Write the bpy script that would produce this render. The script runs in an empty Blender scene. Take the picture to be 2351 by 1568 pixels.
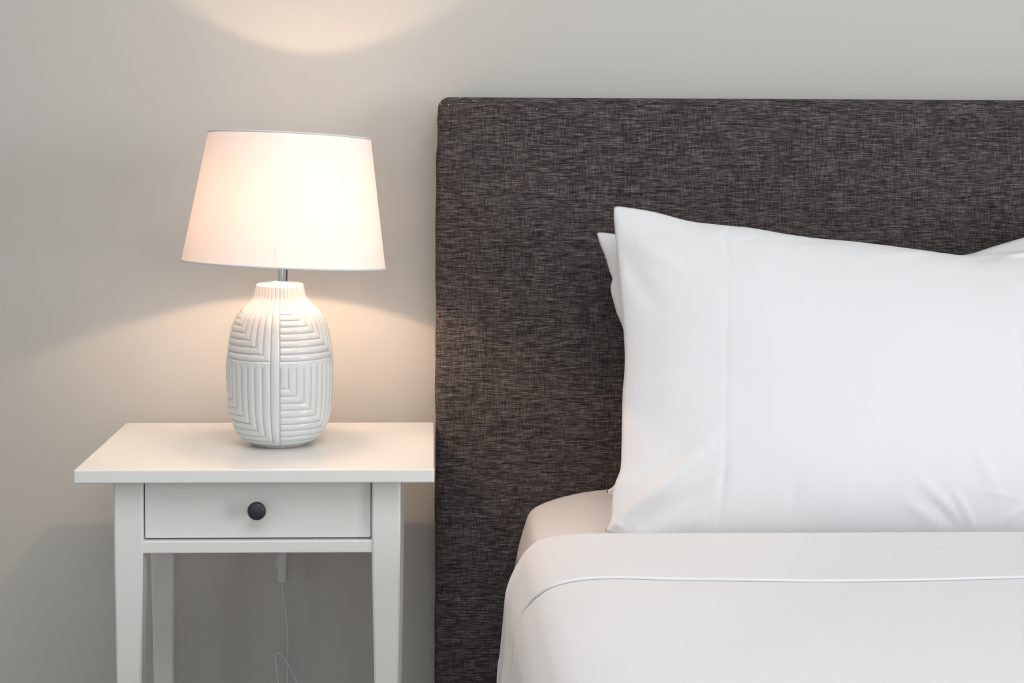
import bpy, bmesh, math, random
import numpy as np
from mathutils import Vector, Matrix, noise

random.seed(7)
S = bpy.context.scene
C = S.collection
R = math.radians

# ------------------------------------------------------------------ camera
W, H, F = 2351.0, 1568.0, 3650.0            # frame and focal length in pixels of that frame
CAM = Vector((0.0, -2.46, 1.112))
ROT = (Matrix.Rotation(-R(1.6), 3, 'Z') @ Matrix.Rotation(R(90 - 2.5), 3, 'X') @ Matrix.Rotation(0.003, 3, 'Z'))
d = ROT.transposed() @ Vector((0, 1, 0))
PX, PY = 998.0 - F * d.x / -d.z, 335.0 + F * d.y / -d.z   # optical centre in the (cropped) frame
cd = bpy.data.cameras.new('camera')
cam = bpy.data.objects.new('camera', cd); C.objects.link(cam)
cam.matrix_world = Matrix.Translation(CAM) @ ROT.to_4x4()
cd.sensor_width = 36.0; cd.lens = F * 36.0 / W
cd.shift_x = (W / 2 - PX) / W; cd.shift_y = (PY - H / 2) / W
cd.clip_start = 0.05
S.camera = cam

def at(x, y, Y):
    """photo pixel -> world point on the vertical plane at depth Y (survey helper)"""
    v = ROT @ Vector(((x - PX) / F, -(y - PY) / F, -1.0))
    return CAM + v * ((Y - CAM.y) / v.y)

# ------------------------------------------------------------------ exposure, world, daylight and added fill
S.view_settings.view_transform = 'Standard'; S.view_settings.look = 'None'
S.view_settings.gamma = 1.0; S.view_settings.use_curve_mapping = False
S.view_settings.exposure = -0.13
wd = bpy.data.worlds.new('world'); S.world = wd; wd.use_nodes = True
wd.node_tree.nodes['Background'].inputs[0].default_value = (0.75, 0.86, 1.0, 1)
wd.node_tree.nodes['Background'].inputs[1].default_value = 0.6

RX0, RX1, RY0, RY1, RZ = -2.1, 3.1, -4.4, 0.0, 2.6      # the room
def area(name, loc, rot, sx, sy, power, col):
    l = bpy.data.lights.new(name, 'AREA'); l.shape = 'RECTANGLE'; l.size = sx; l.size_y = sy
    l.energy = power; l.color = col
    o = bpy.data.objects.new(name, l); C.objects.link(o); o.location = loc; o.rotation_euler = rot
    return o
WIN = (-3.1, -1.7, 0.65, 1.90)      # window in the right wall: y0, y1, z0, z1
area('window_and_fill_light', (RX1 + 0.16, (WIN[0] + WIN[1]) / 2, (WIN[2] + WIN[3]) / 2), (0, R(90), 0),
     WIN[3] - WIN[2], WIN[1] - WIN[0], 60, (0.94, 0.955, 0.985))
FILL_BACK = (-1.35, 0.75, 0.6, 2.0)         # window added for fill in the wall behind the camera: x0, x1, z0, z1
area('window_and_fill_light', ((FILL_BACK[0] + FILL_BACK[1]) / 2, RY0 - 0.16, (FILL_BACK[2] + FILL_BACK[3]) / 2), (R(90), 0, 0),
     FILL_BACK[1] - FILL_BACK[0], FILL_BACK[3] - FILL_BACK[2], 15, (0.94, 0.955, 0.985))  # added frontal fill, shines through the made-up opening
FILL_LEFT = (-3.3, -1.9, 0.8, 2.1)        # unseen left-wall window, added to lift the bed's left side: y0, y1, z0, z1
area('window_and_fill_light', (RX0 - 0.16, (FILL_LEFT[0] + FILL_LEFT[1]) / 2, (FILL_LEFT[2] + FILL_LEFT[3]) / 2), (0, R(-90), 0),
     FILL_LEFT[3] - FILL_LEFT[2], FILL_LEFT[1] - FILL_LEFT[0], 9, (0.94, 0.955, 0.985))  # weak fill added from the left
area('ceiling_bounce_fill', (0.3, -2.2, RZ - 0.012), (0, 0, 0), 1.8, 1.8, 36, (0.94, 0.955, 0.985))   # added overhead fill, stands in for light bounced off the ceiling
BULB_STRENGTH, GLOBE_STRENGTH, BULB_COLOR = 3200.0, 22.0, (1.0, 0.67, 0.46)

# ------------------------------------------------------------------ materials
def mat(name, col, rough=0.5, spec=0.5, metal=0.0):
    m = bpy.data.materials.new(name); m.use_nodes = True
    nt = m.node_tree; b = nt.nodes['Principled BSDF']
    b.inputs['Base Color'].default_value = (*col, 1); b.inputs['Roughness'].default_value = rough
    b.inputs['Specular IOR Level'].default_value = spec; b.inputs['Metallic'].default_value = metal
    return m, nt, b
def N(nt, kind, **kw):
    n = nt.nodes.new(kind)
    for k, v in kw.items():
        if k in n.inputs: n.inputs[k].default_value = v
        else: setattr(n, k, v)
    return n
def coord(nt, scale, out='Object'):
    t = N(nt, 'ShaderNodeTexCoord'); m = N(nt, 'ShaderNodeMapping'); m.inputs['Scale'].default_value = scale
    nt.links.new(t.outputs[out], m.inputs[0]); return m.outputs[0]
def bump(nt, b, height, strength, dist):
    n = N(nt, 'ShaderNodeBump'); n.inputs['Strength'].default_value = strength; n.inputs['Distance'].default_value = dist
    nt.links.new(height, n.inputs['Height']); nt.links.new(n.outputs[0], b.inputs['Normal'])
def noisy(name, col, var, scale, rough, bstr, bscale, bdist=0.001, spec=0.4):
    m, nt, b = mat(name, col, rough, spec)
    n = N(nt, 'ShaderNodeTexNoise', Scale=scale, Detail=3.0); nt.links.new(coord(nt, (1, 1, 1)), n.inputs['Vector'])
    r = N(nt, 'ShaderNodeValToRGB')
    r.color_ramp.elements[0].color = (*[c * (1 - var) for c in col], 1); r.color_ramp.elements[0].position = 0.3
    r.color_ramp.elements[1].color = (*[min(1, c * (1 + var)) for c in col], 1); r.color_ramp.elements[1].position = 0.7
    nt.links.new(n.outputs[0], r.inputs[0]); nt.links.new(r.outputs[0], b.inputs['Base Color'])
    n2 = N(nt, 'ShaderNodeTexNoise', Scale=bscale, Detail=2.0); nt.links.new(coord(nt, (1, 1, 1)), n2.inputs['Vector'])
    bump(nt, b, n2.outputs[0], bstr, bdist)
    return m
M_wall = noisy('wall_paint', (0.62, 0.61, 0.575), 0.01, 3, 0.75, 0.08, 350, 0.0006, 0.25)
M_ceil = noisy('ceiling_paint', (0.80, 0.80, 0.78), 0.01, 3, 0.85, 0.05, 300)
M_floor = noisy('carpet', (0.23, 0.205, 0.18), 0.2, 60, 0.95, 0.4, 500, 0.004, 0.1)
M_trim = noisy('trim_paint', (0.80, 0.80, 0.77), 0.01, 5, 0.4, 0.03, 200)
M_table = noisy('white_lacquer', (0.86, 0.865, 0.83), 0.008, 4, 0.22, 0.02, 120, 0.0005, 0.5)
M_dark = mat('drawer_gap', (0.10, 0.09, 0.08), 0.9)[0]
M_knob = noisy('knob_metal', (0.035, 0.038, 0.045), 0.15, 200, 0.42, 0.05, 900, 0.0003)
M_chrome = mat('chrome', (0.82, 0.83, 0.85), 0.08, 0.5, 1.0)[0]
M_plastic = noisy('white_plastic', (0.72, 0.73, 0.74), 0.01, 20, 0.45, 0.02, 300)
M_lint = mat('lint', (0.7, 0.68, 0.66), 0.9)[0]

def cotton(name, col):
    m, nt, b = mat(name, col, 0.85, 0.2)
    c = coord(nt, (1, 1, 1))
    n = N(nt, 'ShaderNodeTexNoise', Scale=900.0, Detail=1.0); nt.links.new(c, n.inputs['Vector'])
    n2 = N(nt, 'ShaderNodeTexNoise', Scale=14.0, Detail=4.0, Distortion=0.6); nt.links.new(c, n2.inputs['Vector'])
    a = N(nt, 'ShaderNodeMath', operation='MULTIPLY_ADD'); a.inputs[1].default_value = 0.05
    nt.links.new(n.outputs[0], a.inputs[0]); nt.links.new(n2.outputs[0], a.inputs[2])
    bump(nt, b, a.outputs[0], 0.25, 0.004)
    b.inputs['Sheen Weight'].default_value = 0.08
    return m
M_cotton = cotton('white_cotton', (0.81, 0.815, 0.825))
M_sheet = cotton('fitted_sheet_cotton', (0.83, 0.81, 0.795))

# woven melange upholstery
M_tweed, nt, b = mat('woven_upholstery', (0.08, 0.07, 0.07), 0.92, 0.15)
def streak(sc, det, seed):
    v = coord(nt, sc); n = N(nt, 'ShaderNodeTexNoise', Scale=1.0, Detail=det, Roughness=0.6)
    ad = N(nt, 'ShaderNodeVectorMath', operation='ADD'); ad.inputs[1].default_value = (seed, seed * 1.7, seed * 0.3)
    nt.links.new(v, ad.inputs[0]); nt.links.new(ad.outputs[0], n.inputs['Vector']); return n.outputs[0]
def mth(op, a, bb, c=None):
    n = N(nt, 'ShaderNodeMath', operation=op)
    for i, x in enumerate((a, bb, c)):
        if x is None: continue
        if hasattr(x, 'links'): nt.links.new(x, n.inputs[i])
        else: n.inputs[i].default_value = x
    return n.outputs[0]
hz = streak((60, 60, 1000), 2.0, 3.1)        # weft threads
hz2 = streak((16, 16, 420), 2.0, 11.0)        # broader weft bands
vt = streak((1000, 1000, 60), 2.0, 5.3)       # warp threads
fine = streak((1300, 1300, 1300), 1.0, 8.0)
mix = mth('ADD', mth('ADD', mth('MULTIPLY', hz, 0.42), mth('MULTIPLY', hz2, 0.15)),
          mth('ADD', mth('MULTIPLY', vt, 0.23), mth('MULTIPLY', fine, 0.20)))
rp = N(nt, 'ShaderNodeValToRGB'); e = rp.color_ramp.elements
e[0].position = 0.41; e[0].color = (0.018, 0.014, 0.014, 1)
e[1].position = 0.61; e[1].color = (0.236, 0.204, 0.190, 1)
k = e.new(0.505); k.color = (0.074, 0.064, 0.062, 1)
nt.links.new(mix, rp.inputs[0]); nt.links.new(rp.outputs[0], b.inputs['Base Color'])
bump(nt, b, mix, 0.9, 0.0035)

# glazed ceramic: the glaze thins and lets the clay show on the flanks of the ribs (attribute 'rib')
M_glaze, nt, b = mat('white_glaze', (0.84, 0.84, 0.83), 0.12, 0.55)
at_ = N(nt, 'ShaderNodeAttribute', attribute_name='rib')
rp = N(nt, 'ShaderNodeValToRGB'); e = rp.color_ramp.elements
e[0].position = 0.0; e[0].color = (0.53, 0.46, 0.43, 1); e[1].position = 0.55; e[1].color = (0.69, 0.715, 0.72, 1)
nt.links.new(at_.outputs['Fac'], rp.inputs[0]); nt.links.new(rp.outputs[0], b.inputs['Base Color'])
M_clay = noisy('bare_clay', (0.62, 0.52, 0.42), 0.06, 120, 0.8, 0.1, 400)

# linen lampshade: thin cloth that lets light through
def shade_mat(name, dcol, tcol, fac):
    m = bpy.data.materials.new(name); m.use_nodes = True; nt = m.node_tree
    nt.nodes.remove(nt.nodes['Principled BSDF'])
    di = N(nt, 'ShaderNodeBsdfDiffuse'); di.inputs[0].default_value = (*dcol, 1)
    tr = N(nt, 'ShaderNodeBsdfTranslucent'); tr.inputs[0].default_value = (*tcol, 1)
    mx = N(nt, 'ShaderNodeMixShader'); mx.inputs[0].default_value = fac
    nz = N(nt, 'ShaderNodeTexNoise', Scale=1.0, Detail=2.0); nt.links.new(coord(nt, (500, 500, 700)), nz.inputs['Vector'])
    bp = N(nt, 'ShaderNodeBump'); bp.inputs['Strength'].default_value = 0.15; bp.inputs['Distance'].default_value = 0.001
    nt.links.new(nz.outputs[0], bp.inputs['Height']); nt.links.new(bp.outputs[0], di.inputs['Normal'])
    nt.links.new(di.outputs[0], mx.inputs[1]); nt.links.new(tr.outputs[0], mx.inputs[2])
    nt.links.new(mx.outputs[0], nt.nodes['Material Output'].inputs[0]); return m
M_shade = shade_mat('shade_linen', (0.94, 0.925, 0.91), (0.95, 0.70, 0.52), 0.082)
M_seam = bpy.data.materials.new('seam_sheer'); M_seam.use_nodes = True      # the sheer overlap of the cloth
nt = M_seam.node_tree; nt.nodes.remove(nt.nodes['Principled BSDF'])
di = N(nt, 'ShaderNodeBsdfDiffuse'); di.inputs[0].default_value = (0.7, 0.7, 0.7, 1)
tp = N(nt, 'ShaderNodeBsdfTransparent'); mx = N(nt, 'ShaderNodeMixShader'); mx.inputs[0].default_value = 0.78
nt.links.new(di.outputs[0], mx.inputs[1]); nt.links.new(tp.outputs[0], mx.inputs[2]); nt.links.new(mx.outputs[0], nt.nodes['Material Output'].inputs[0])
M_binding = shade_mat('shade_binding', (0.80, 0.82, 0.84), (0.9, 0.88, 0.84), 0.05)
M_bulb = bpy.data.materials.new('bulb_glow'); M_bulb.use_nodes = True
nt = M_bulb.node_tree; nt.nodes.remove(nt.nodes['Principled BSDF'])
em = N(nt, 'ShaderNodeEmission'); em.inputs[0].default_value = (*BULB_COLOR, 1); em.inputs[1].default_value = BULB_STRENGTH
nt.links.new(em.outputs[0], nt.nodes['Material Output'].inputs[0])

M_globe = bpy.data.materials.new('frosted_globe'); M_globe.use_nodes = True     # lightly frosted glass, glowing
nt = M_globe.node_tree; nt.nodes.remove(nt.nodes['Principled BSDF'])
em = N(nt, 'ShaderNodeEmission'); em.inputs[0].default_value = (*BULB_COLOR, 1); em.inputs[1].default_value = GLOBE_STRENGTH / 0.15
tp = N(nt, 'ShaderNodeBsdfTransparent'); mx = N(nt, 'ShaderNodeMixShader'); mx.inputs[0].default_value = 0.85
nt.links.new(em.outputs[0], mx.inputs[1]); nt.links.new(tp.outputs[0], mx.inputs[2]); nt.links.new(mx.outputs[0], nt.nodes['Material Output'].inputs[0])

# ------------------------------------------------------------------ mesh helpers
def add(name, verts, faces, m, parent=None, smooth=False, loc=None):
    me = bpy.data.meshes.new(name)
    me.from_pydata([tuple(v) for v in verts], [], [tuple(f) for f in faces]); me.update()
    if smooth: me.polygons.foreach_set('use_smooth', [True] * len(me.polygons))
    if m: me.materials.append(m)
    o = bpy.data.objects.new(name, me); C.objects.link(o)
    if parent: o.parent = parent
    return o
def fix_normals(o):
    bm = bmesh.new(); bm.from_mesh(o.data); bmesh.ops.recalc_face_normals(bm, faces=bm.faces); bm.to_mesh(o.data); bm.free()
def thing(name, label, cat, loc=(0, 0, 0), group=None):
    o = bpy.data.objects.new(name, None); C.objects.link(o); o.location = loc; o.empty_display_size = 0.1
    return tag(o, label, cat, group)
def tag(o, label, cat, group=None):
    o['label'] = label; o['category'] = cat
    if group: o['group'] = group
    return o
def struct(o): o['kind'] = 'structure'; return o

def rbox(x0, x1, y0, y1, z0, z1, r=0.003, k=2, nx=1, ny=1, nz=1):
    """rounded box as (verts, faces); nx, ny, nz = divisions of the flat middle"""
    def ax(a, b, n):
        rr = min(r, (b - a) / 2.01)
        return [a + rr * i / k for i in range(k)] + [a + rr + (b - a - 2 * rr) * i / n for i in range(n + 1)] + [b - rr + rr * i / k for i in range(1, k + 1)]
    X, Y, Z = ax(x0, x1, nx), ax(y0, y1, ny), ax(z0, z1, nz)
    lo = Vector((x0 + r, y0 + r, z0 + r)); hi = Vector((x1 - r, y1 - r, z1 - r))
    idx, V, Fc = {}, [], []
    def vid(i, j, l):
        key = (i, j, l)
        if key not in idx:
            p = Vector((X[i], Y[j], Z[l]))
            q = Vector([min(max(p[a], lo[a]), hi[a]) for a in range(3)])
            dd = p - q
            if dd.length > 1e-9: p = q + dd.normalized() * r
            idx[key] = len(V); V.append(p)
        return idx[key]
    a, b_, c_ = len(X) - 1, len(Y) - 1, len(Z) - 1
    for i in range(a):
        for j in range(b_):
            Fc.append((vid(i, j, 0), vid(i, j + 1, 0), vid(i + 1, j + 1, 0), vid(i + 1, j, 0)))
            Fc.append((vid(i, j, c_), vid(i + 1, j, c_), vid(i + 1, j + 1, c_), vid(i, j + 1, c_)))
    for i in range(a):
        for l in range(c_):
            Fc.append((vid(i, 0, l), vid(i + 1, 0, l), vid(i + 1, 0, l + 1), vid(i, 0, l + 1)))
            Fc.append((vid(i, b_, l), vid(i, b_, l + 1), vid(i + 1, b_, l + 1), vid(i + 1, b_, l)))
    for j in range(b_):
        for l in range(c_):
            Fc.append((vid(0, j, l), vid(0, j, l + 1), vid(0, j + 1, l + 1), vid(0, j + 1, l)))
            Fc.append((vid(a, j, l), vid(a, j + 1, l), vid(a, j + 1, l + 1), vid(a, j, l + 1)))
    return V, Fc
def join(*parts):
    V, Fc = [], []
    for v, f in parts:
        n = len(V); V += list(v); Fc += [tuple(i + n for i in q) for q in f]
    return V, Fc
def spline(pts, n):
    """Catmull-Rom through pts (tuples), n samples per span"""
    P = [np.array(p, float) for p in pts]; P = [2 * P[0] - P[1]] + P + [2 * P[-1] - P[-2]]
    out = []
    for i in range(1, len(P) - 2):
        p0, p1, p2, p3 = P[i - 1:i + 3]
        for s in range(n):
            t = s / n
            out.append(0.5 * (2 * p1 + (p2 - p0) * t + (2 * p0 - 5 * p1 + 4 * p2 - p3) * t * t + (3 * p1 - p0 - 3 * p2 + p3) * t ** 3))
    out.append(P[-2]); return out
def tube(pts, r, n=10, closed=False):
    pts = [Vector(p) for p in pts]; m = len(pts); V, Fc = [], []
    up = Vector((0.13, 0.97, 0.2))
    for i, p in enumerate(pts):
        a = pts[(i - 1) % m] if closed or i > 0 else p
        c = pts[(i + 1) % m] if closed or i < m - 1 else p
        t = (c - a).normalized(); u = (up - t * up.dot(t)).normalized(); up = u; w = t.cross(u)
        rr = r[i] if hasattr(r, '__len__') else r
        for q in range(n):
            an = 2 * math.pi * q / n; V.append(p + u * math.cos(an) * rr + w * math.sin(an) * rr)
    for i in range(m if closed else m - 1):
        for q in range(n):
            a = i * n + q; b2 = i * n + (q + 1) % n; e2 = ((i + 1) % m) * n
            Fc.append((a, b2, e2 + (q + 1) % n, e2 + q))
    if not closed:
        k = len(V); V += V[:n] + V[(m - 1) * n:m * n]
        Fc.append(tuple(range(k, k + n))[::-1]); Fc.append(tuple(range(k + n, k + 2 * n)))
    return V, Fc
def lathe(prof, n=48):
    """prof: (r, z) list from bottom to top, capped where r > 0"""
    V, Fc = [], []
    for r, z in prof:
        for q in range(n):
            a = 2 * math.pi * q / n; V.append((r * math.cos(a), r * math.sin(a), z))
    for i in range(len(prof) - 1):
        for q in range(n):
            a = i * n + q; b2 = i * n + (q + 1) % n; Fc.append((a, b2, b2 + n, a + n))
    k = len(V); V += V[:n] + V[(len(prof) - 1) * n:len(prof) * n]
    Fc.append(tuple(range(k, k + n))[::-1]); Fc.append(tuple(range(k + n, k + 2 * n)))
    return V, Fc

# ------------------------------------------------------------------ the room
T = 0.15
struct(add('floor', *rbox(RX0 - T, RX1 + T, RY0 - T, RY1 + T, -0.1, 0, 0.001, 1), M_floor))
struct(add('ceiling', *rbox(RX0 - T, RX1 + T, RY0 - T, RY1 + T, RZ, RZ + 0.1, 0.001, 1), M_ceil))
struct(add('wall_back', *rbox(RX0 - T, RX1 + T, 0, T, 0, RZ, 0.001, 1), M_wall))
v0, v1, u0, u1 = FILL_LEFT
struct(add('wall_left', *join(rbox(RX0 - T, RX0, RY0, v0, 0, RZ, 0.001, 1), rbox(RX0 - T, RX0, v1, 0, 0, RZ, 0.001, 1),
                              rbox(RX0 - T, RX0, v0, v1, 0, u0, 0.001, 1), rbox(RX0 - T, RX0, v0, v1, u1, RZ, 0.001, 1)), M_wall))
y0, y1, z0, z1 = WIN
struct(add('wall_right', *join(rbox(RX1, RX1 + T, RY0, y0, 0, RZ, 0.001, 1), rbox(RX1, RX1 + T, y1, 0, 0, RZ, 0.001, 1),
                               rbox(RX1, RX1 + T, y0, y1, 0, z0, 0.001, 1), rbox(RX1, RX1 + T, y0, y1, z1, RZ, 0.001, 1)), M_wall))
x0, x1, w0, w1 = FILL_BACK
struct(add('wall_front', *join(rbox(RX0 - T, x0, RY0 - T, RY0, 0, RZ, 0.001, 1), rbox(x1, RX1 + T, RY0 - T, RY0, 0, RZ, 0.001, 1),
                               rbox(x0, x1, RY0 - T, RY0, 0, w0, 0.001, 1), rbox(x0, x1, RY0 - T, RY0, w1, RZ, 0.001, 1)), M_wall))
g = 0.045
struct(add('window_1', *join(rbox(RX1 + 0.03, RX1 + 0.09, y0, y0 + g, z0, z1), rbox(RX1 + 0.03, RX1 + 0.09, y1 - g, y1, z0, z1),
                             rbox(RX1 + 0.03, RX1 + 0.09, y0 + g, y1 - g, z0, z0 + g), rbox(RX1 + 0.03, RX1 + 0.09, y0 + g, y1 - g, z1 - g, z1),
                             rbox(RX1 + 0.03, RX1 + 0.09, (y0 + y1) / 2 - 0.03, (y0 + y1) / 2 + 0.03, z0 + g, z1 - g)), M_trim))
struct(add('fill_window_2', *join(rbox(x0, x0 + g, RY0 - 0.09, RY0 - 0.03, w0, w1), rbox(x1 - g, x1, RY0 - 0.09, RY0 - 0.03, w0, w1),
                             rbox(x0 + g, x1 - g, RY0 - 0.09, RY0 - 0.03, w0, w0 + g), rbox(x0 + g, x1 - g, RY0 - 0.09, RY0 - 0.03, w1 - g, w1),
                             rbox((x0 + x1) / 2 - 0.03, (x0 + x1) / 2 + 0.03, RY0 - 0.09, RY0 - 0.03, w0 + g, w1 - g)), M_trim))  # frame of the added fill window behind the camera
struct(add('fill_window_3', *join(rbox(RX0 - 0.09, RX0 - 0.03, v0, v0 + g, u0, u1), rbox(RX0 - 0.09, RX0 - 0.03, v1 - g, v1, u0, u1),
                             rbox(RX0 - 0.09, RX0 - 0.03, v0 + g, v1 - g, u0, u0 + g), rbox(RX0 - 0.09, RX0 - 0.03, v0 + g, v1 - g, u1 - g, u1),
                             rbox(RX0 - 0.09, RX0 - 0.03, (v0 + v1) / 2 - 0.03, (v0 + v1) / 2 + 0.03, u0 + g, u1 - g)), M_trim))  # frame of the made-up window on the left
struct(add('baseboard_back', *rbox(RX0, RX1, -0.014, 0, 0, 0.09, 0.004, 2), M_trim))
struct(add('baseboard_left', *rbox(RX0, RX0 + 0.014, RY0, -0.014, 0, 0.09, 0.004, 2), M_trim))

# ------------------------------------------------------------------ bed with headboard
HB_F, HB_B = -0.10, -0.016               # headboard front and back
bed = thing('bed', 'bed with tall dark grey-brown woven upholstered headboard against the wall', 'bed', (0.9, -1.1, 0))
def under(o, parent):                    # parent keeping the world place
    o.parent = parent; o.matrix_parent_inverse = Matrix.Translation(-Vector(parent.location)); return o
p_tl = at(1000, 222.5, HB_F); p_tr = at(2351, 229.5, HB_F)
hx0 = at(999.5, 900, HB_F).x; htop = p_tl.z
V, Fc = rbox(hx0, hx0 + 1.78, HB_F, HB_B, 0.0, htop, 0.013, 4, 20, 2, 60)
slope = (p_tr.z - p_tl.z) / (p_tr.x - p_tl.x)
for v in V:
    tz = v.z / htop
    v.z += slope * (v.x - hx0) * tz
    dz = htop - v.z; dx = v.x - hx0
    if dx < 0.12:
        wgt = (1 - dx / 0.12) ** 2
        sh = 0.0026 / (1 + math.exp((dz - 0.078) / 0.006))        # fabric pulled in at the top of the edge
        sh += 0.006 * max(0, 1 - dz / 0.030) ** 2                 # rounded corner
        sh += 0.0005 * math.sin(v.z * 31) + 0.0004 * math.sin(v.z * 73 + 1)
        v.x += sh * wgt
    v.y += 0.0012 * noise.noise(Vector((v.x * 5, v.z * 5, 1))) if v.y < -0.06 else 0
hb = under(add('headboard', V, Fc, M_tweed, None, True), bed)
hb['label'] = 'dark grey-brown melange upholstered headboard with rounded corners'
for (lx, ly, l2x, l2y) in ((1011, 237, 1013, 242), (1028, 239, 1031, 243), (1231, 252, 1234, 248), (1085, 231, 1089, 232), (1055, 224, 1058, 225)):
    a = at(lx, ly, HB_F - 0.001); c = at(l2x, l2y, HB_F - 0.001); mid = (a + c) / 2 + Vector((0.0003, -0.0012, 0.0004))
    add('lint', *tube([a, mid, c], 0.0004, 5), M_lint, hb, True)
BX0, BX1 = 0.15, 1.63
under(add('bed_base', *rbox(BX0, BX1, -2.12, HB_F - 0.004, 0.06, 0.30, 0.01, 2), M_tweed), bed)
for sx in (BX0 + 0.08, BX1 - 0.08):
    for sy in (-2.04, -0.2):
        v, f = lathe([(0.02, 0), (0.026, 0.065)], 16)
        under(add('foot', [(p[0] + sx, p[1] + sy, p[2]) for p in v], f, M_knob), bed)

# profiles of the bedding across the bed (left half surveyed, right half mirrored)
def full_profile(px, Y, xr, zb):
    pts = [at(x, y, Y) for x, y in px]                           # top centre -> left side, downwards
    left = [(p.x, p.z) for p in pts][::-1]
    left = [(left[0][0] - 0.004, zb)] + left
    ztop = left[-1][1]; xc = (left[0][0] + xr) / 2
    right = [(2 * xc - x, z) for x, z in left[::-1]]
    n = 14; xa = left[-1][0]; xb = right[0][0]
    top = [(xa + (xb - xa) * i / n, ztop) for i in range(1, n)]
    return [tuple(p) for p in spline(left + top + right, 6)]
def normals2(pr):
    out = []
    for i in range(len(pr)):
        a = pr[max(0, i - 1)]; c = pr[min(len(pr) - 1, i + 1)]
        t = np.array(c) - np.array(a); t /= np.linalg.norm(t); out.append((-t[1], t[0]))
    return out
MAT_T = -0.112
mp = full_profile([(1420, 1122), (1390, 1123), (1340, 1128.5), (1290, 1139), (1250, 1152), (1225, 1165), (1211, 1181), (1202, 1210), (1194, 1240), (1184, 1290), (1180, 1330)], MAT_T, 1.655, 0.305)
nm = normals2(mp); m_ = len(mp)
rows = [(MAT_T + 0.006, -0.010), (MAT_T + 0.002, -0.002), (MAT_T - 0.006, 0)] + [(MAT_T - 0.02 - 0.045 * i, 0) for i in range(45)] + [(-2.10, 0), (-2.112, -0.004), (-2.115, -0.012)]
V, Fc = [], []
for Y, off in rows:
    for (x, z), (nx, nz) in zip(mp, nm):
        wob = 0.0022 * noise.noise(Vector((x * 9, Y * 9, z * 9))) if off == 0 else 0
        V.append((x + nx * (off + wob), Y, z + nz * (off + wob)))
for i in range(len(rows) - 1):
    for j in range(m_ - 1):
        Fc.append((i * m_ + j, i * m_ + j + 1, (i + 1) * m_ + j + 1, (i + 1) * m_ + j))
Fc.append(tuple(range(m_))); Fc.append(tuple(range((len(rows) - 1) * m_, len(rows) * m_))[::-1])
Fc += [(i * m_, (i + 1) * m_, (i + 1) * m_ + m_ - 1, i * m_ + m_ - 1) for i in range(len(rows) - 1)]
o = add('mattress', V, Fc, M_sheet, None, True); fix_normals(o)
tag(o, 'mattress in a white fitted sheet, its rounded corner showing between headboard and duvet', 'mattress')
MATTRESS_TOP = max(z for x, z in mp)

# ------------------------------------------------------------------ duvet, turned down at the pillows
DY = -0.51
dp = full_profile([(1480, 1218), (1400, 1218), (1340, 1219), (1290, 1222.5), (1255, 1229), (1228, 1239), (1203, 1260), (1186, 1285), (1171, 1312), (1160, 1340), (1153, 1370), (1148, 1430), (1141, 1500), (1134, 1568)], DY, 1.70, 0.27)
nd = normals2(dp); m_ = len(dp); ZT_D = max(z for x, z in dp)
def shell(name, yhead, yfoot, off_out, off_in, m, parent, step, wob, hem=0.0):
    """a closed sheet following the bed profile between two offsets; rounded at head and foot"""
    mid = (off_out + off_in) / 2; rad = (off_out - off_in) / 2
    ring = []
    n = max(2, int((yhead - yfoot - 2 * rad) / step))
    ys = [yhead - rad - (yhead - yfoot - 2 * rad) * i / n for i in range(n + 1)]
    for y in ys: ring.append((y, off_out))
    for i in range(1, 6): a = math.pi / 2 - math.pi * i / 6; ring.append((ys[-1] - rad * math.cos(a), mid + rad * math.sin(a)))
    for y in ys[::-1]: ring.append((y, off_in))
    for i in range(1, 8): a = -math.pi / 2 + math.pi * i / 8; ring.append((ys[0] + rad * math.cos(a), mid + rad * math.sin(a)))
    k = len(ring); V, Fc = [], []
    for y, off_ in ring:
        y_ = y
        for (x, z), (nx, nz) in zip(dp, nd):
            if hem:                          # the folded-back hem runs up towards the pillows on the bed's side and thins out there
                sd = min(1.0, max(0.0, (ZT_D - 0.006 - z) / 0.05)); sd = sd * sd * (3 - 2 * sd)
                y = y_ + hem * sd * (yhead - y_) / (yhead - yfoot)
                thin = 1 - 0.97 * sd * min(1.0, (yhead - y_) / 0.03)
                off = off_in + (off_ - off_in) * thin
            else: off = off_
            w = wob * (noise.noise(Vector((x * 3.2, y * 2.6, z * 3.2 + 4))) + 0.45 * noise.noise(Vector((x * 8 + 3, y * 7, z * 8))))
            ww = w * min(1.0, (DY - y) / 0.12) if y < DY else 0
            V.append((x + nx * (off + ww), y, z + nz * (off + ww)))
    for i in range(k):
        i2 = (i + 1) % k
        for j in range(m_ - 1): Fc.append((i * m_ + j, i * m_ + j + 1, i2 * m_ + j + 1, i2 * m_ + j))
    Fc.append(tuple(i * m_ for i in range(k))); Fc.append(tuple(i * m_ + m_ - 1 for i in range(k))[::-1])
    o = add(name, V, Fc, m, parent, True); fix_normals(o); return o
duvet = shell('duvet', DY - 0.012, -2.13, -0.0065, -0.0225, M_cotton, None, 0.02, 0.004)
tag(duvet, 'smooth white duvet spread over the bed, its top turned down before the pillows', 'duvet')
band = shell('turned_down_band', DY, DY - 0.207, -0.0030, -0.0064, M_cotton, duvet, 0.004, 0.004, 0.035)
band['label'] = 'folded-back white top band with a rolled hem'

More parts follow.
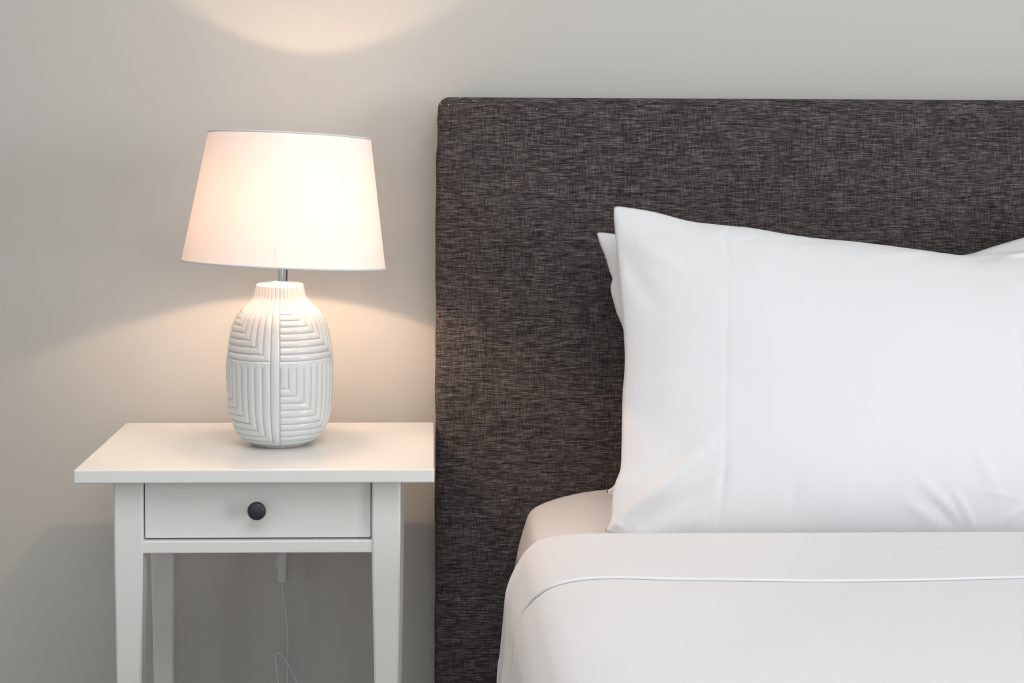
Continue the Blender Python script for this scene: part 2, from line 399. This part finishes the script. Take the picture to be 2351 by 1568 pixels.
# ------------------------------------------------------------------ pillows
def resample(poly, ts):
    P = np.array([tuple(p) for p in spline(poly, 8)]); L = np.r_[0, np.cumsum(np.linalg.norm(np.diff(P, axis=0), axis=1))]; L /= L[-1]
    return np.stack([np.interp(ts, L, P[:, 0]), np.interp(ts, L, P[:, 1])], 1)
def edge_spacing(n):
    t = np.linspace(0, 1, n); return 0.75 * t + 0.25 * (0.5 - 0.5 * np.cos(math.pi * t))
def pillow(name, top, left, bottom, right, Yt, Yb, thick, thick_back, creases, nu=210, nv=120, amp=0.003, seed=0.0):
    us, vs = edge_spacing(nu), edge_spacing(nv)
    Tp, Bt = resample(top, us), resample(bottom, us); Lf, Rt = resample(left, vs), resample(right, vs)
    Pc = np.zeros((nv, nu, 2))
    for j, v in enumerate(vs):
        Pc[j] = (1 - v) * Tp + v * Bt + np.outer(1 - us, Lf[j]) + np.outer(us, Rt[j]) - \
            (np.outer((1 - us) * (1 - v), Tp[0]) + np.outer(us * (1 - v), Tp[-1]) + np.outer((1 - us) * v, Bt[0]) + np.outer(us * v, Bt[-1]))
    slope = (Yt - Yb); base = np.zeros((nv, nu, 3))
    for j, v in enumerate(vs):
        for i in range(nu): base[j, i] = at(Pc[j, i, 0], Pc[j, i, 1], Yt + (Yb - Yt) * v)
    hz = base[0, nu // 2, 2] - base[-1, nu // 2, 2]
    n = Vector((0, -hz, slope)).normalized(); n = np.array(n)       # towards the room
    U = 2 * us - 1; Vv = 2 * vs - 1
    fu = 1 - np.abs(U) ** 2.4; fv = 1 - np.abs(Vv) ** 2.4
    t = np.power(np.outer(fv, fu), 0.60)
    ex = np.minimum(np.minimum(us, 1 - us)[None, :] * 0.75, np.minimum(vs, 1 - vs)[:, None] * 0.42)   # metres from the seam
    cr = np.zeros((nv, nu))
    for (ax, ay, bx, by, w, h) in creases:
        A = np.array((ax, ay)); Bv = np.array((bx, by)) - A; L2 = Bv @ Bv
        q = np.clip(((Pc - A) @ Bv) / L2, 0, 1); D = np.linalg.norm(Pc - A - q[..., None] * Bv, axis=2)
        cr += 1.5 * h * np.exp(-(D / w) ** 2) * np.sin(np.pi * np.clip(q, 0.04, 0.96)) ** 0.6
    V, idxF, idxB = [], np.zeros((nv, nu), int), np.zeros((nv, nu), int)
    for j in range(nv):
        for i in range(nu):
            p = base[j, i]; e = ex[j, i]; edge = j in (0, nv - 1) or i in (0, nu - 1)
            q = Vector((p[0], p[2], seed))
            nz = amp * (noise.noise(q * 7) + 0.5 * noise.noise(q * 16)) * min(1, e / 0.05)
            pk = 0.0016 * noise.noise(Vector((p[0] * 34, p[2] * 34, seed + 3))) * math.exp(-e / 0.035) * min(1, e / 0.008)
            f = p + n * (thick * t[j, i] + nz + pk + cr[j, i] * min(1, e / 0.012))
            f[2] = max(f[2], MATTRESS_TOP + 0.003)
            idxF[j, i] = len(V); V.append(f)
            if edge: idxB[j, i] = idxF[j, i]
            else:
                bk = p - n * (thick_back * t[j, i] + nz); bk[2] = max(bk[2], MATTRESS_TOP + 0.002); bk[1] = min(bk[1], HB_F - 0.004)
                idxB[j, i] = len(V); V.append(bk)
    Fc = []
    for j in range(nv - 1):
        for i in range(nu - 1):
            a, b2, c2, d2 = idxF[j, i], idxF[j + 1, i], idxF[j + 1, i + 1], idxF[j, i + 1]; Fc.append((a, b2, c2, d2))
            a, b2, c2, d2 = idxB[j, i], idxB[j, i + 1], idxB[j + 1, i + 1], idxB[j + 1, i]; Fc.append((a, b2, c2, d2))
    o = add(name, V, [tuple(int(x) for x in f) for f in Fc], M_cotton, None, True)
    return o
front = pillow('pillow',
    top=[(1409.5, 477), (1424, 474), (1500, 486), (1580, 507), (1650, 516), (1730, 525), (1800, 538), (1880, 549), (1960, 556), (2080, 571), (2160, 582), (2220, 588), (2290, 582), (2351, 575), (2480, 556), (2620, 520), (2660, 512)],
    left=[(1409.5, 477), (1409, 500), (1413, 545), (1419, 610), (1425, 680), (1430, 740), (1434, 800), (1434, 845), (1429.5, 900), (1428, 960), (1427, 1020), (1424.5, 1075), (1412, 1110), (1406, 1140), (1402, 1190), (1389, 1219)],
    bottom=[(1389, 1219), (1420, 1228), (1500, 1236), (1700, 1240), (2100, 1240), (2500, 1236), (2680, 1224)],
    right=[(2660, 512), (2650, 700), (2645, 860), (2650, 1040), (2680, 1224)],
    Yt=-0.245, Yb=-0.425, thick=0.075, thick_back=0.06, seed=1.3,
    creases=[(1648, 1215, 1653, 640, 6, -0.0007), (1405, 1215, 1610, 1050, 20, 0.0075), (1455, 1222, 1640, 1120, 22, -0.0045), (1560, 1224, 1620, 1190, 12, 0.002), (1400, 1200, 1440, 1225, 7, 0.003),
             (1640, 1200, 1655, 1050, 9, -0.0012), (1662, 640, 1655, 545, 6, -0.0014), (1648, 552, 1668, 522, 6, 0.0016),
             (1735, 560, 1680, 580, 9, -0.0012), (1760, 570, 1960, 562, 10, -0.0012), (1990, 610, 2160, 580, 12, 0.0014),
             (2080, 1120, 2200, 1225, 12, 0.0022), (2060, 1170, 2150, 1228, 12, 0.0018), (2165, 1150, 2225, 1225, 8, 0.0025), (2120, 1170, 2190, 1222, 9, -0.002),
             (2190, 1030, 2270, 1170, 14, 0.0018), (2225, 1150, 2330, 1165, 6, 0.0008), (2345, 1170, 2290, 1215, 9, 0.002),
             (2230, 612, 2290, 596, 12, -0.0018), (2290, 598, 2400, 590, 7, 0.003), (2310, 606, 2420, 600, 5, -0.0025),
             (1440, 560, 1560, 640, 22, 0.003), (1430, 600, 1500, 720, 22, -0.0025), (1450, 520, 1540, 560, 16, -0.002),
             (1890, 1215, 1940, 1100, 16, 0.0012), (1800, 1215, 1812, 1120, 14, -0.001)])
tag(front, 'white pillow in front, leaning upright with its raised left corner, behind the duvet fold', 'pillow', 'white pillows leaning on the headboard')
back = pillow('pillow',
    top=[(1370, 536), (1376, 533.5), (1411, 537), (1500, 550), (1600, 566), (1800, 606), (2000, 622), (2130, 602), (2190, 588.5), (2230, 582), (2280, 566), (2351, 545), (2450, 516), (2600, 488), (2640, 484)],
    left=[(1370, 536), (1378, 562), (1389, 588), (1400, 624), (1406, 640), (1402, 655), (1402.5, 670), (1409, 694), (1416, 719), (1427, 744), (1436, 775), (1446, 830), (1448, 950), (1440, 1040), (1424, 1095), (1408, 1116), (1392, 1128)],
    bottom=[(1392, 1128), (1405, 1140), (1460, 1146), (1700, 1150), (2100, 1150), (2500, 1148), (2650, 1138)],
    right=[(2640, 484), (2625, 660), (2618, 820), (2622, 1000), (2650, 1138)],
    Yt=-0.165, Yb=-0.225, thick=0.055, thick_back=0.05, seed=7.7,
    creases=[(1375, 540, 1440, 640, 12, 0.004), (2240, 588, 2351, 570, 12, -0.002), (2290, 560, 2400, 600, 16, 0.003)], nu=170, nv=90)
tag(back, 'white pillow behind the leaning one, only its left corner and upper right edge showing', 'pillow', 'white pillows leaning on the headboard')

# ------------------------------------------------------------------ nightstand
TF, TB, TZ = -0.436, -0.090, 0.70          # table top: front, back, height
tl = at(168.5, 1079, TF); tr = at(997.3, 1077, TF)
TX0, TX1 = tl.x, min(tr.x, hx0 - 0.001)
ns = thing('nightstand', 'white wooden nightstand with one drawer and tapered legs beside the bed', 'nightstand', ((TX0 + TX1) / 2, (TF + TB) / 2, 0))
TZ = (tl.z + tr.z) / 2; TH = 0.0178
under(add('tabletop', *rbox(TX0, TX1, TF, TB, TZ - TH, TZ, 0.0022, 3), M_table, None, False), ns)
LF, LB = TF + 0.031, TB - 0.020            # outer faces of the legs, front and back
LX0, LX1 = at(260, 1116, LF).x, at(919.5, 1114, LF).x; LW = 0.0375; LT = TZ - TH
def leg(xo, sx, yo, sy):
    V, Fc = [], []; c = 0.0025
    zs = [LT, 0.60, 0.56, 0.52, 0.48, 0.44, 0.40, 0.34, 0.26, 0.16, 0.06, 0.0]
    for z in zs:
        tpr = max(0.0, 0.585 - z)
        win = LW - 0.018 * tpr * (1 + 0.3 * math.sin(min(1, tpr / 0.3) * math.pi)) 
        dep = 0.036 - 0.024 * tpr * (1 + 0.3 * math.sin(min(1, tpr / 0.3) * math.pi))
        xo2 = xo + sx * 0.012 * tpr; yo2 = yo + sy * 0.004 * tpr
        win -= 0.008 * tpr; dep -= 0.004 * tpr
        for (a, b2) in ((c, 0), (win - c, 0), (win, c), (win, dep - c), (win - c, dep), (c, dep), (0, dep - c), (0, c)):
            V.append((xo2 + sx * a, yo2 + sy * b2, z))
    for i in range(len(zs) - 1):
        for q in range(8): Fc.append((i * 8 + q, i * 8 + (q + 1) % 8, (i + 1) * 8 + (q + 1) % 8, (i + 1) * 8 + q))
    Fc.append(tuple(range(8))); Fc.append(tuple(range((len(zs) - 1) * 8, len(zs) * 8)))
    o = add('leg', V, Fc, M_table); fix_normals(o); return o
for xo, sx in ((LX0, 1), (LX1, -1)):
    for yo, sy in ((LF, 1), (LB, -1)): under(leg(xo, sx, yo, sy), ns)
RZ1 = at(590, 1243, LF).z; RZ0 = at(590, 1271.5, LF).z
IX0, IX1 = LX0 + LW, LX1 - LW
under(add('rail', *rbox(IX0 - 0.002, IX1 + 0.002, LF + 0.003, LF + 0.03, RZ0, RZ1, 0.0018, 2), M_table), ns)
DZ0 = RZ1 + 0.0022; DF = LF + 0.010
under(add('side_panel', *rbox(LX0 + 0.006, LX0 + 0.022, LF + 0.034, LB - 0.034, RZ0, LT, 0.001, 1), M_table), ns)
under(add('side_panel', *rbox(LX1 - 0.022, LX1 - 0.006, LF + 0.034, LB - 0.034, RZ0, LT, 0.001, 1), M_table), ns)
under(add('back_panel', *rbox(IX0 - 0.004, IX1 + 0.004, LB - 0.022, LB - 0.006, RZ0, LT, 0.001, 1), M_table), ns)
dx0, dx1 = IX0 + 0.0012, IX1 - 0.0016
drawer = under(add('drawer', *join(rbox(dx0, dx1, DF, DF + 0.018, DZ0, LT - 0.0012, 0.0014, 2),
                                   rbox(dx0 + 0.006, dx1 - 0.006, DF + 0.017, LB - 0.03, DZ0 + 0.006, LT - 0.02, 0.001, 1)), M_table), ns)
kp = at(589, 1174, DF - 0.02)
prof = [(0.0075, 0.0), (0.0070, 0.001), (0.0050, 0.004), (0.0048, 0.009), (0.0062, 0.0125), (0.0100, 0.0150), (0.01185, 0.0170), (0.0121, 0.0183), (0.0117, 0.0197), (0.0100, 0.0212), (0.0070, 0.0224), (0.0035, 0.0230), (0.0005, 0.0232)]
V, Fc = lathe(prof, 40)
knob = add('knob', [(kp.x + v[0], DF - v[2], kp.z + v[1]) for v in V], Fc, M_knob, None, True); fix_normals(knob)
knob['label'] = 'round dark charcoal metal knob'
knob.parent = drawer

# ------------------------------------------------------------------ table lamp
LY = -0.258
lb = at(643.3, 1017, LY); LAX = lb.x
PXM = F / (LY - CAM.y)                       # pixels per metre at the lamp
lamp = thing('table_lamp', 'lit table lamp with ribbed white ceramic base and white tapered shade', 'lamp', (LAX, LY, TZ + 0.0004))
ZS = 3.409                                    # survey scale of the base close-up
def zl(y): return (1017.0 - (590 + y / ZS)) / PXM     # close-up row (on the axis) -> height above the table
prof = [(246, 1458), (262, 1452), (290, 1436), (318, 1412), (345, 1376), (368, 1330), (390, 1268), (404, 1190), (413, 1100), (418, 1000), (419, 900), (417, 820), (412, 750), (401, 670), (387, 600), (367, 530), (340, 474), (306, 428), (270, 393), (238, 362), (215, 338), (203, 312), (195, 280), (190, 255), (187, 240)]
P = np.array([tuple(p) for p in spline(prof, 24)])
rr, ya = P[:, 0], P[:, 1]
zz = np.array([zl(y) for y in ya]); zz = zz - zz[0] + 0.004
rr = rr / ZS / PXM
arc = np.r_[0, np.cumsum(np.hypot(np.diff(rr), np.diff(zz)))]       # along the wall from the foot
NR = 420; sa = np.linspace(0, arc[-1], NR)
rr = np.interp(sa, arc, rr); zz = np.interp(sa, arc, zz); yy = np.interp(sa, arc, ya)
def arc_at(y): return float(np.interp(-y, -yy, sa))
UNIT = 1 / ZS / PXM
s_eq, s_l1 = arc_at(785), arc_at(994)
NT = 800
th = np.linspace(0, 2 * math.pi, NT, endpoint=False)
u = (th / (2 * math.pi) * 40.0) % 10.0                               # four panels of ten ribs
Wm = np.where(sa >= s_eq, 9 + (s_eq - sa) / (52.5 * UNIT), 1 + (s_l1 - sa) / (55.5 * UNIT))   # grows downwards
tt = u
TT, WW = np.meshgrid(tt, Wm); SA = np.repeat(sa[:, None], NT, 1)
cc = np.maximum(TT * 9 / 8.9, WW)
fr = cc - np.floor(cc)
fr = np.where(TT >= 8.9, (TT - 8.9) / 1.1, fr)
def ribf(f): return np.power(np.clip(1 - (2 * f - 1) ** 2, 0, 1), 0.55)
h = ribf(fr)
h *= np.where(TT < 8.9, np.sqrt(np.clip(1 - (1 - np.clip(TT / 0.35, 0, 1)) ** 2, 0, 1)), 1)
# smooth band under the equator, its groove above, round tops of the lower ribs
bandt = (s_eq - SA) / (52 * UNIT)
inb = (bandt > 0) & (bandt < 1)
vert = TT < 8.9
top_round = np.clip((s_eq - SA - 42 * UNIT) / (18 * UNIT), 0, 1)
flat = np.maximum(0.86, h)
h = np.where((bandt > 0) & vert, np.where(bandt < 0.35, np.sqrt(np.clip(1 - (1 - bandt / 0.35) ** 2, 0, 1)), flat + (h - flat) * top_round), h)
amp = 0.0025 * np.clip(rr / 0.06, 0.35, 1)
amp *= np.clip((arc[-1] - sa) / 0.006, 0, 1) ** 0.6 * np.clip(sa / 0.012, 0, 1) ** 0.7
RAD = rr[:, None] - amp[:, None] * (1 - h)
A0 = R(-90 + 5.2)                                                      # the panel seam faces the camera
Xv = RAD * np.cos(th[None, :] + A0); Yv = RAD * np.sin(th[None, :] + A0); Zv = np.repeat(zz[:, None], NT, 1)
V = np.stack([Xv, Yv, Zv], 2).reshape(-1, 3).tolist(); rib = h.reshape(-1).tolist()
Fc = []
for j in range(NR - 1):
    o0, o1 = j * NT, (j + 1) * NT
    Fc += [(o0 + i, o0 + (i + 1) % NT, o1 + (i + 1) % NT, o1 + i) for i in range(NT)]
# rounded rim, flat top with a hole for the stem collar, foot underside
ZT = zz[-1]; RT = rr[-1]
for rr_, dz in ((RT - 0.0002, 0.0012), (RT - 0.0010, 0.0026), (RT - 0.0026, 0.0036), (RT - 0.005, 0.0040), (0.006, 0.0042)):
    n0 = len(V); V += [(rr_ * math.cos(t + A0), rr_ * math.sin(t + A0), ZT + dz) for t in th]; rib += [1.0] * NT
    b0 = n0 - NT; Fc += [(b0 + i, b0 + (i + 1) % NT, n0 + (i + 1) % NT, n0 + i) for i in range(NT)]
Fc.append(tuple(range(len(V) - NT, len(V)))); ZTOP = ZT + 0.0042
n0 = len(V); rb = rr[0] - 0.003; V += [(rb * math.cos(t + A0), rb * math.sin(t + A0), zz[0] - 0.0012) for t in th]; rib += [1.0] * NT
Fc += [(n0 + i, n0 + (i + 1) % NT, (i + 1) % NT, i) for i in range(NT)]
Fc.append(tuple(range(n0, n0 + NT))[::-1])
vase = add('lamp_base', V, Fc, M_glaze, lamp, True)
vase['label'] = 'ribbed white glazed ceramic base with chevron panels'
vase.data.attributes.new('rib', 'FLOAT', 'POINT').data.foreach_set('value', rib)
add('foot', *lathe([(rb - 0.004, 0.0), (rb - 0.004, 0.003)], 64), M_clay, lamp, True)
add('collar', *[(lambda v, f: ([(p[0], p[1], p[2] + ZTOP) for p in v], f))(*lathe([(0.0118, 0), (0.0118, 0.0012), (0.0105, 0.0020), (0.006, 0.0022)], 40))][0], M_plastic, lamp, True)
SX = (649.5 - 643.5) / PXM                                             # the stem leans slightly
BZ = 0.315                                                             # bulb height above the table
stem = [(0.003, 0, ZTOP), (0.0045, 0, ZTOP + 0.03), (0.006, 0.001, ZTOP + 0.05)]
add('stem', *tube([Vector((0.0037, 0, ZTOP)), Vector((0.0042, 0, ZTOP + 0.02)), Vector((0.0047, 0, ZTOP + 0.045))], 0.0070, 32), M_chrome, lamp, True)['label'] = 'short chrome stem'
add('socket', *tube([Vector((0.0047, 0, ZTOP + 0.045)), Vector((0.0055, 0.001, BZ - 0.030))], 0.0155, 24), M_plastic, lamp, True)
SH = 0.1795                                                             # shade height
SB, ST = 232.3 / PXM, 184.8 / PXM                                       # bottom and top radius
pc = at(652.3, 608.5, LY - 0.002)
shade_m = Matrix.Translation(Vector((pc.x - LAX, -0.002, pc.z - TZ))) @ Matrix.Rotation(R(2.55), 4, 'Y') @ Matrix.Rotation(R(-2.2), 4, 'X')
bc = shade_m @ Vector((0, 0, 0.068))                                    # bulb on the shade's axis
V, Fc = [], []; n = 128; kz = 24
for i in range(kz + 1):
    t = i / kz; r_ = SB + (ST - SB) * t
    for q in range(n):
        a = 2 * math.pi * q / n; V.append((r_ * math.cos(a), r_ * math.sin(a), SH * t))
for i in range(kz):
    for q in range(n): Fc.append((i * n + q, i * n + (q + 1) % n, (i + 1) * n + (q + 1) % n, (i + 1) * n + q))
shade = add('lamp_shade', V, Fc, M_shade, lamp, True); shade.matrix_local = shade_m
shade['label'] = 'tapered white linen shade, tilted slightly to the right'
circ = lambda r_, z: [Vector((r_ * math.cos(2 * math.pi * q / 96), r_ * math.sin(2 * math.pi * q / 96), z)) for q in range(96)]
add('bottom_binding', *tube(circ(SB, 0.001), 0.0014, 8, True), M_binding, shade, True)
add('top_binding', *tube(circ(ST, SH - 0.001), 0.0014, 8, True), M_binding, shade, True)
V, Fc = [], []
for i in range(kz + 1):                                                 # overlap seam on the inside of the cloth
    t = i / kz; r_ = SB + (ST - SB) * t - 0.0006
    for q in range(5):
        a = R(-66.5) + (q / 4 - 0.5) * 0.007 / r_; V.append((r_ * math.cos(a), r_ * math.sin(a), SH * t))
for i in range(kz):
    for q in range(4): Fc.append((i * 5 + q, i * 5 + q + 1, (i + 1) * 5 + q + 1, (i + 1) * 5 + q))
add('seam', V, Fc, M_seam, shade, True)
V, Fc = tube(circ(0.018, 0.030), 0.0012, 6, True)
for q in range(3):
    a = R(30 + 120 * q); re = SB + (ST - SB) * 0.030 / SH - 0.001
    v2, f2 = tube([Vector((0.018 * math.cos(a), 0.018 * math.sin(a), 0.030)), Vector((re * math.cos(a), re * math.sin(a), 0.030))], 0.0009, 6)
    V, Fc = join((V, Fc), (v2, f2))
add('shade_carrier', V, Fc, M_plastic, shade, True)
bmx = bmesh.new(); bmesh.ops.create_icosphere(bmx, subdivisions=3, radius=0.005)
for v in bmx.verts: v.co.z *= 1.3
mb = bpy.data.meshes.new('bulb'); bmx.to_mesh(mb); bmx.free(); mb.materials.append(M_bulb)
mb.polygons.foreach_set('use_smooth', [True] * len(mb.polygons))
bulb = bpy.data.objects.new('bulb', mb); C.objects.link(bulb); bulb.parent = lamp; bulb.location = bc
bmx = bmesh.new(); bmesh.ops.create_icosphere(bmx, subdivisions=3, radius=0.027)
mg = bpy.data.meshes.new('bulb_globe'); bmx.to_mesh(mg); bmx.free(); mg.materials.append(M_globe)
mg.polygons.foreach_set('use_smooth', [True] * len(mg.polygons))
globe = bpy.data.objects.new('bulb_globe', mg); C.objects.link(globe); globe.parent = bulb

# power cord behind the nightstand, with an inline switch and a loose loop
CY = -0.048
def cp(x, y, dy=0.0): return tuple(at(x, y, CY + dy))
o_ = Vector((LAX, LY, TZ))
top_pts = [(LAX + 0.004, LY + 0.040, TZ + 0.0045), (LAX + 0.004, LY + 0.09, TZ + 0.003), (LAX + 0.002, TB - 0.012, TZ + 0.003), (LAX + 0.001, TB + 0.002, TZ + 0.0035), (LAX, TB + 0.012, TZ - 0.004), cp(655, 1150), cp(652, 1235)]
low_pts = [cp(648.5, 1334), cp(649.5, 1352), cp(655, 1392), cp(660, 1440), cp(661.5, 1485), cp(660, 1568), cp(657, 1700), cp(650, 1850), cp(640, 1900, -0.02), cp(634, 1850, -0.02), cp(643, 1700, -0.016), cp(641, 1590, -0.012),
           cp(635, 1530, -0.01), cp(633.5, 1509, -0.01), cp(637, 1500, -0.01), cp(645, 1503, -0.01), cp(658, 1519, -0.009), cp(672, 1545, -0.008), cp(686, 1580, -0.006), cp(705, 1660), cp(725, 1850), cp(740, 2100), cp(760, 2215), cp(800, 2230)]
loc = lambda pts: [Vector(p) - o_ for p in pts]
cord = add('power_cord', *join(tube(loc(spline(top_pts, 8)), 0.0017, 8), tube(loc(spline(low_pts, 8)), 0.0017, 8)), M_plastic, lamp, True)
a, c = Vector(cp(651.5, 1225)), Vector(cp(648.5, 1336))
ax = (c - a).normalized(); sd = Vector((0, 1, 0)).cross(ax).normalized()
V, Fc = rbox(-0.0064, 0.0064, -0.0105, 0.0105, 0, (c - a).length, 0.0022, 2)
def place(v): return a + sd * v.x * -1 + Vector((0, 1, 0)) * v.y + ax * v.z - o_
body = ([place(v + Vector((0.0012 * math.sin(v.z / 0.07 * 3.1), 0, 0))) for v in V], Fc)
k1, k2 = [], []
V2, F2 = rbox(0.004, 0.0105, -0.0055, 0.0055, 0.034, 0.052, 0.001, 1)
for v in V2:
    if v.x > 0.006: v.x += 0.10 * (v.z - 0.040)
rocker = ([place(v) for v in V2], F2)
sg = -1 if place(Vector((1, 0, 0))).x > place(Vector((0, 0, 0))).x else 1
if sg < 0: rocker = ([place(Vector((-v.x, v.y, v.z))) for v in V2], F2)
sw = add('inline_switch', *join(body, rocker), M_plastic, cord, False); fix_normals(sw)
sw['label'] = 'white rocker switch on the cord'
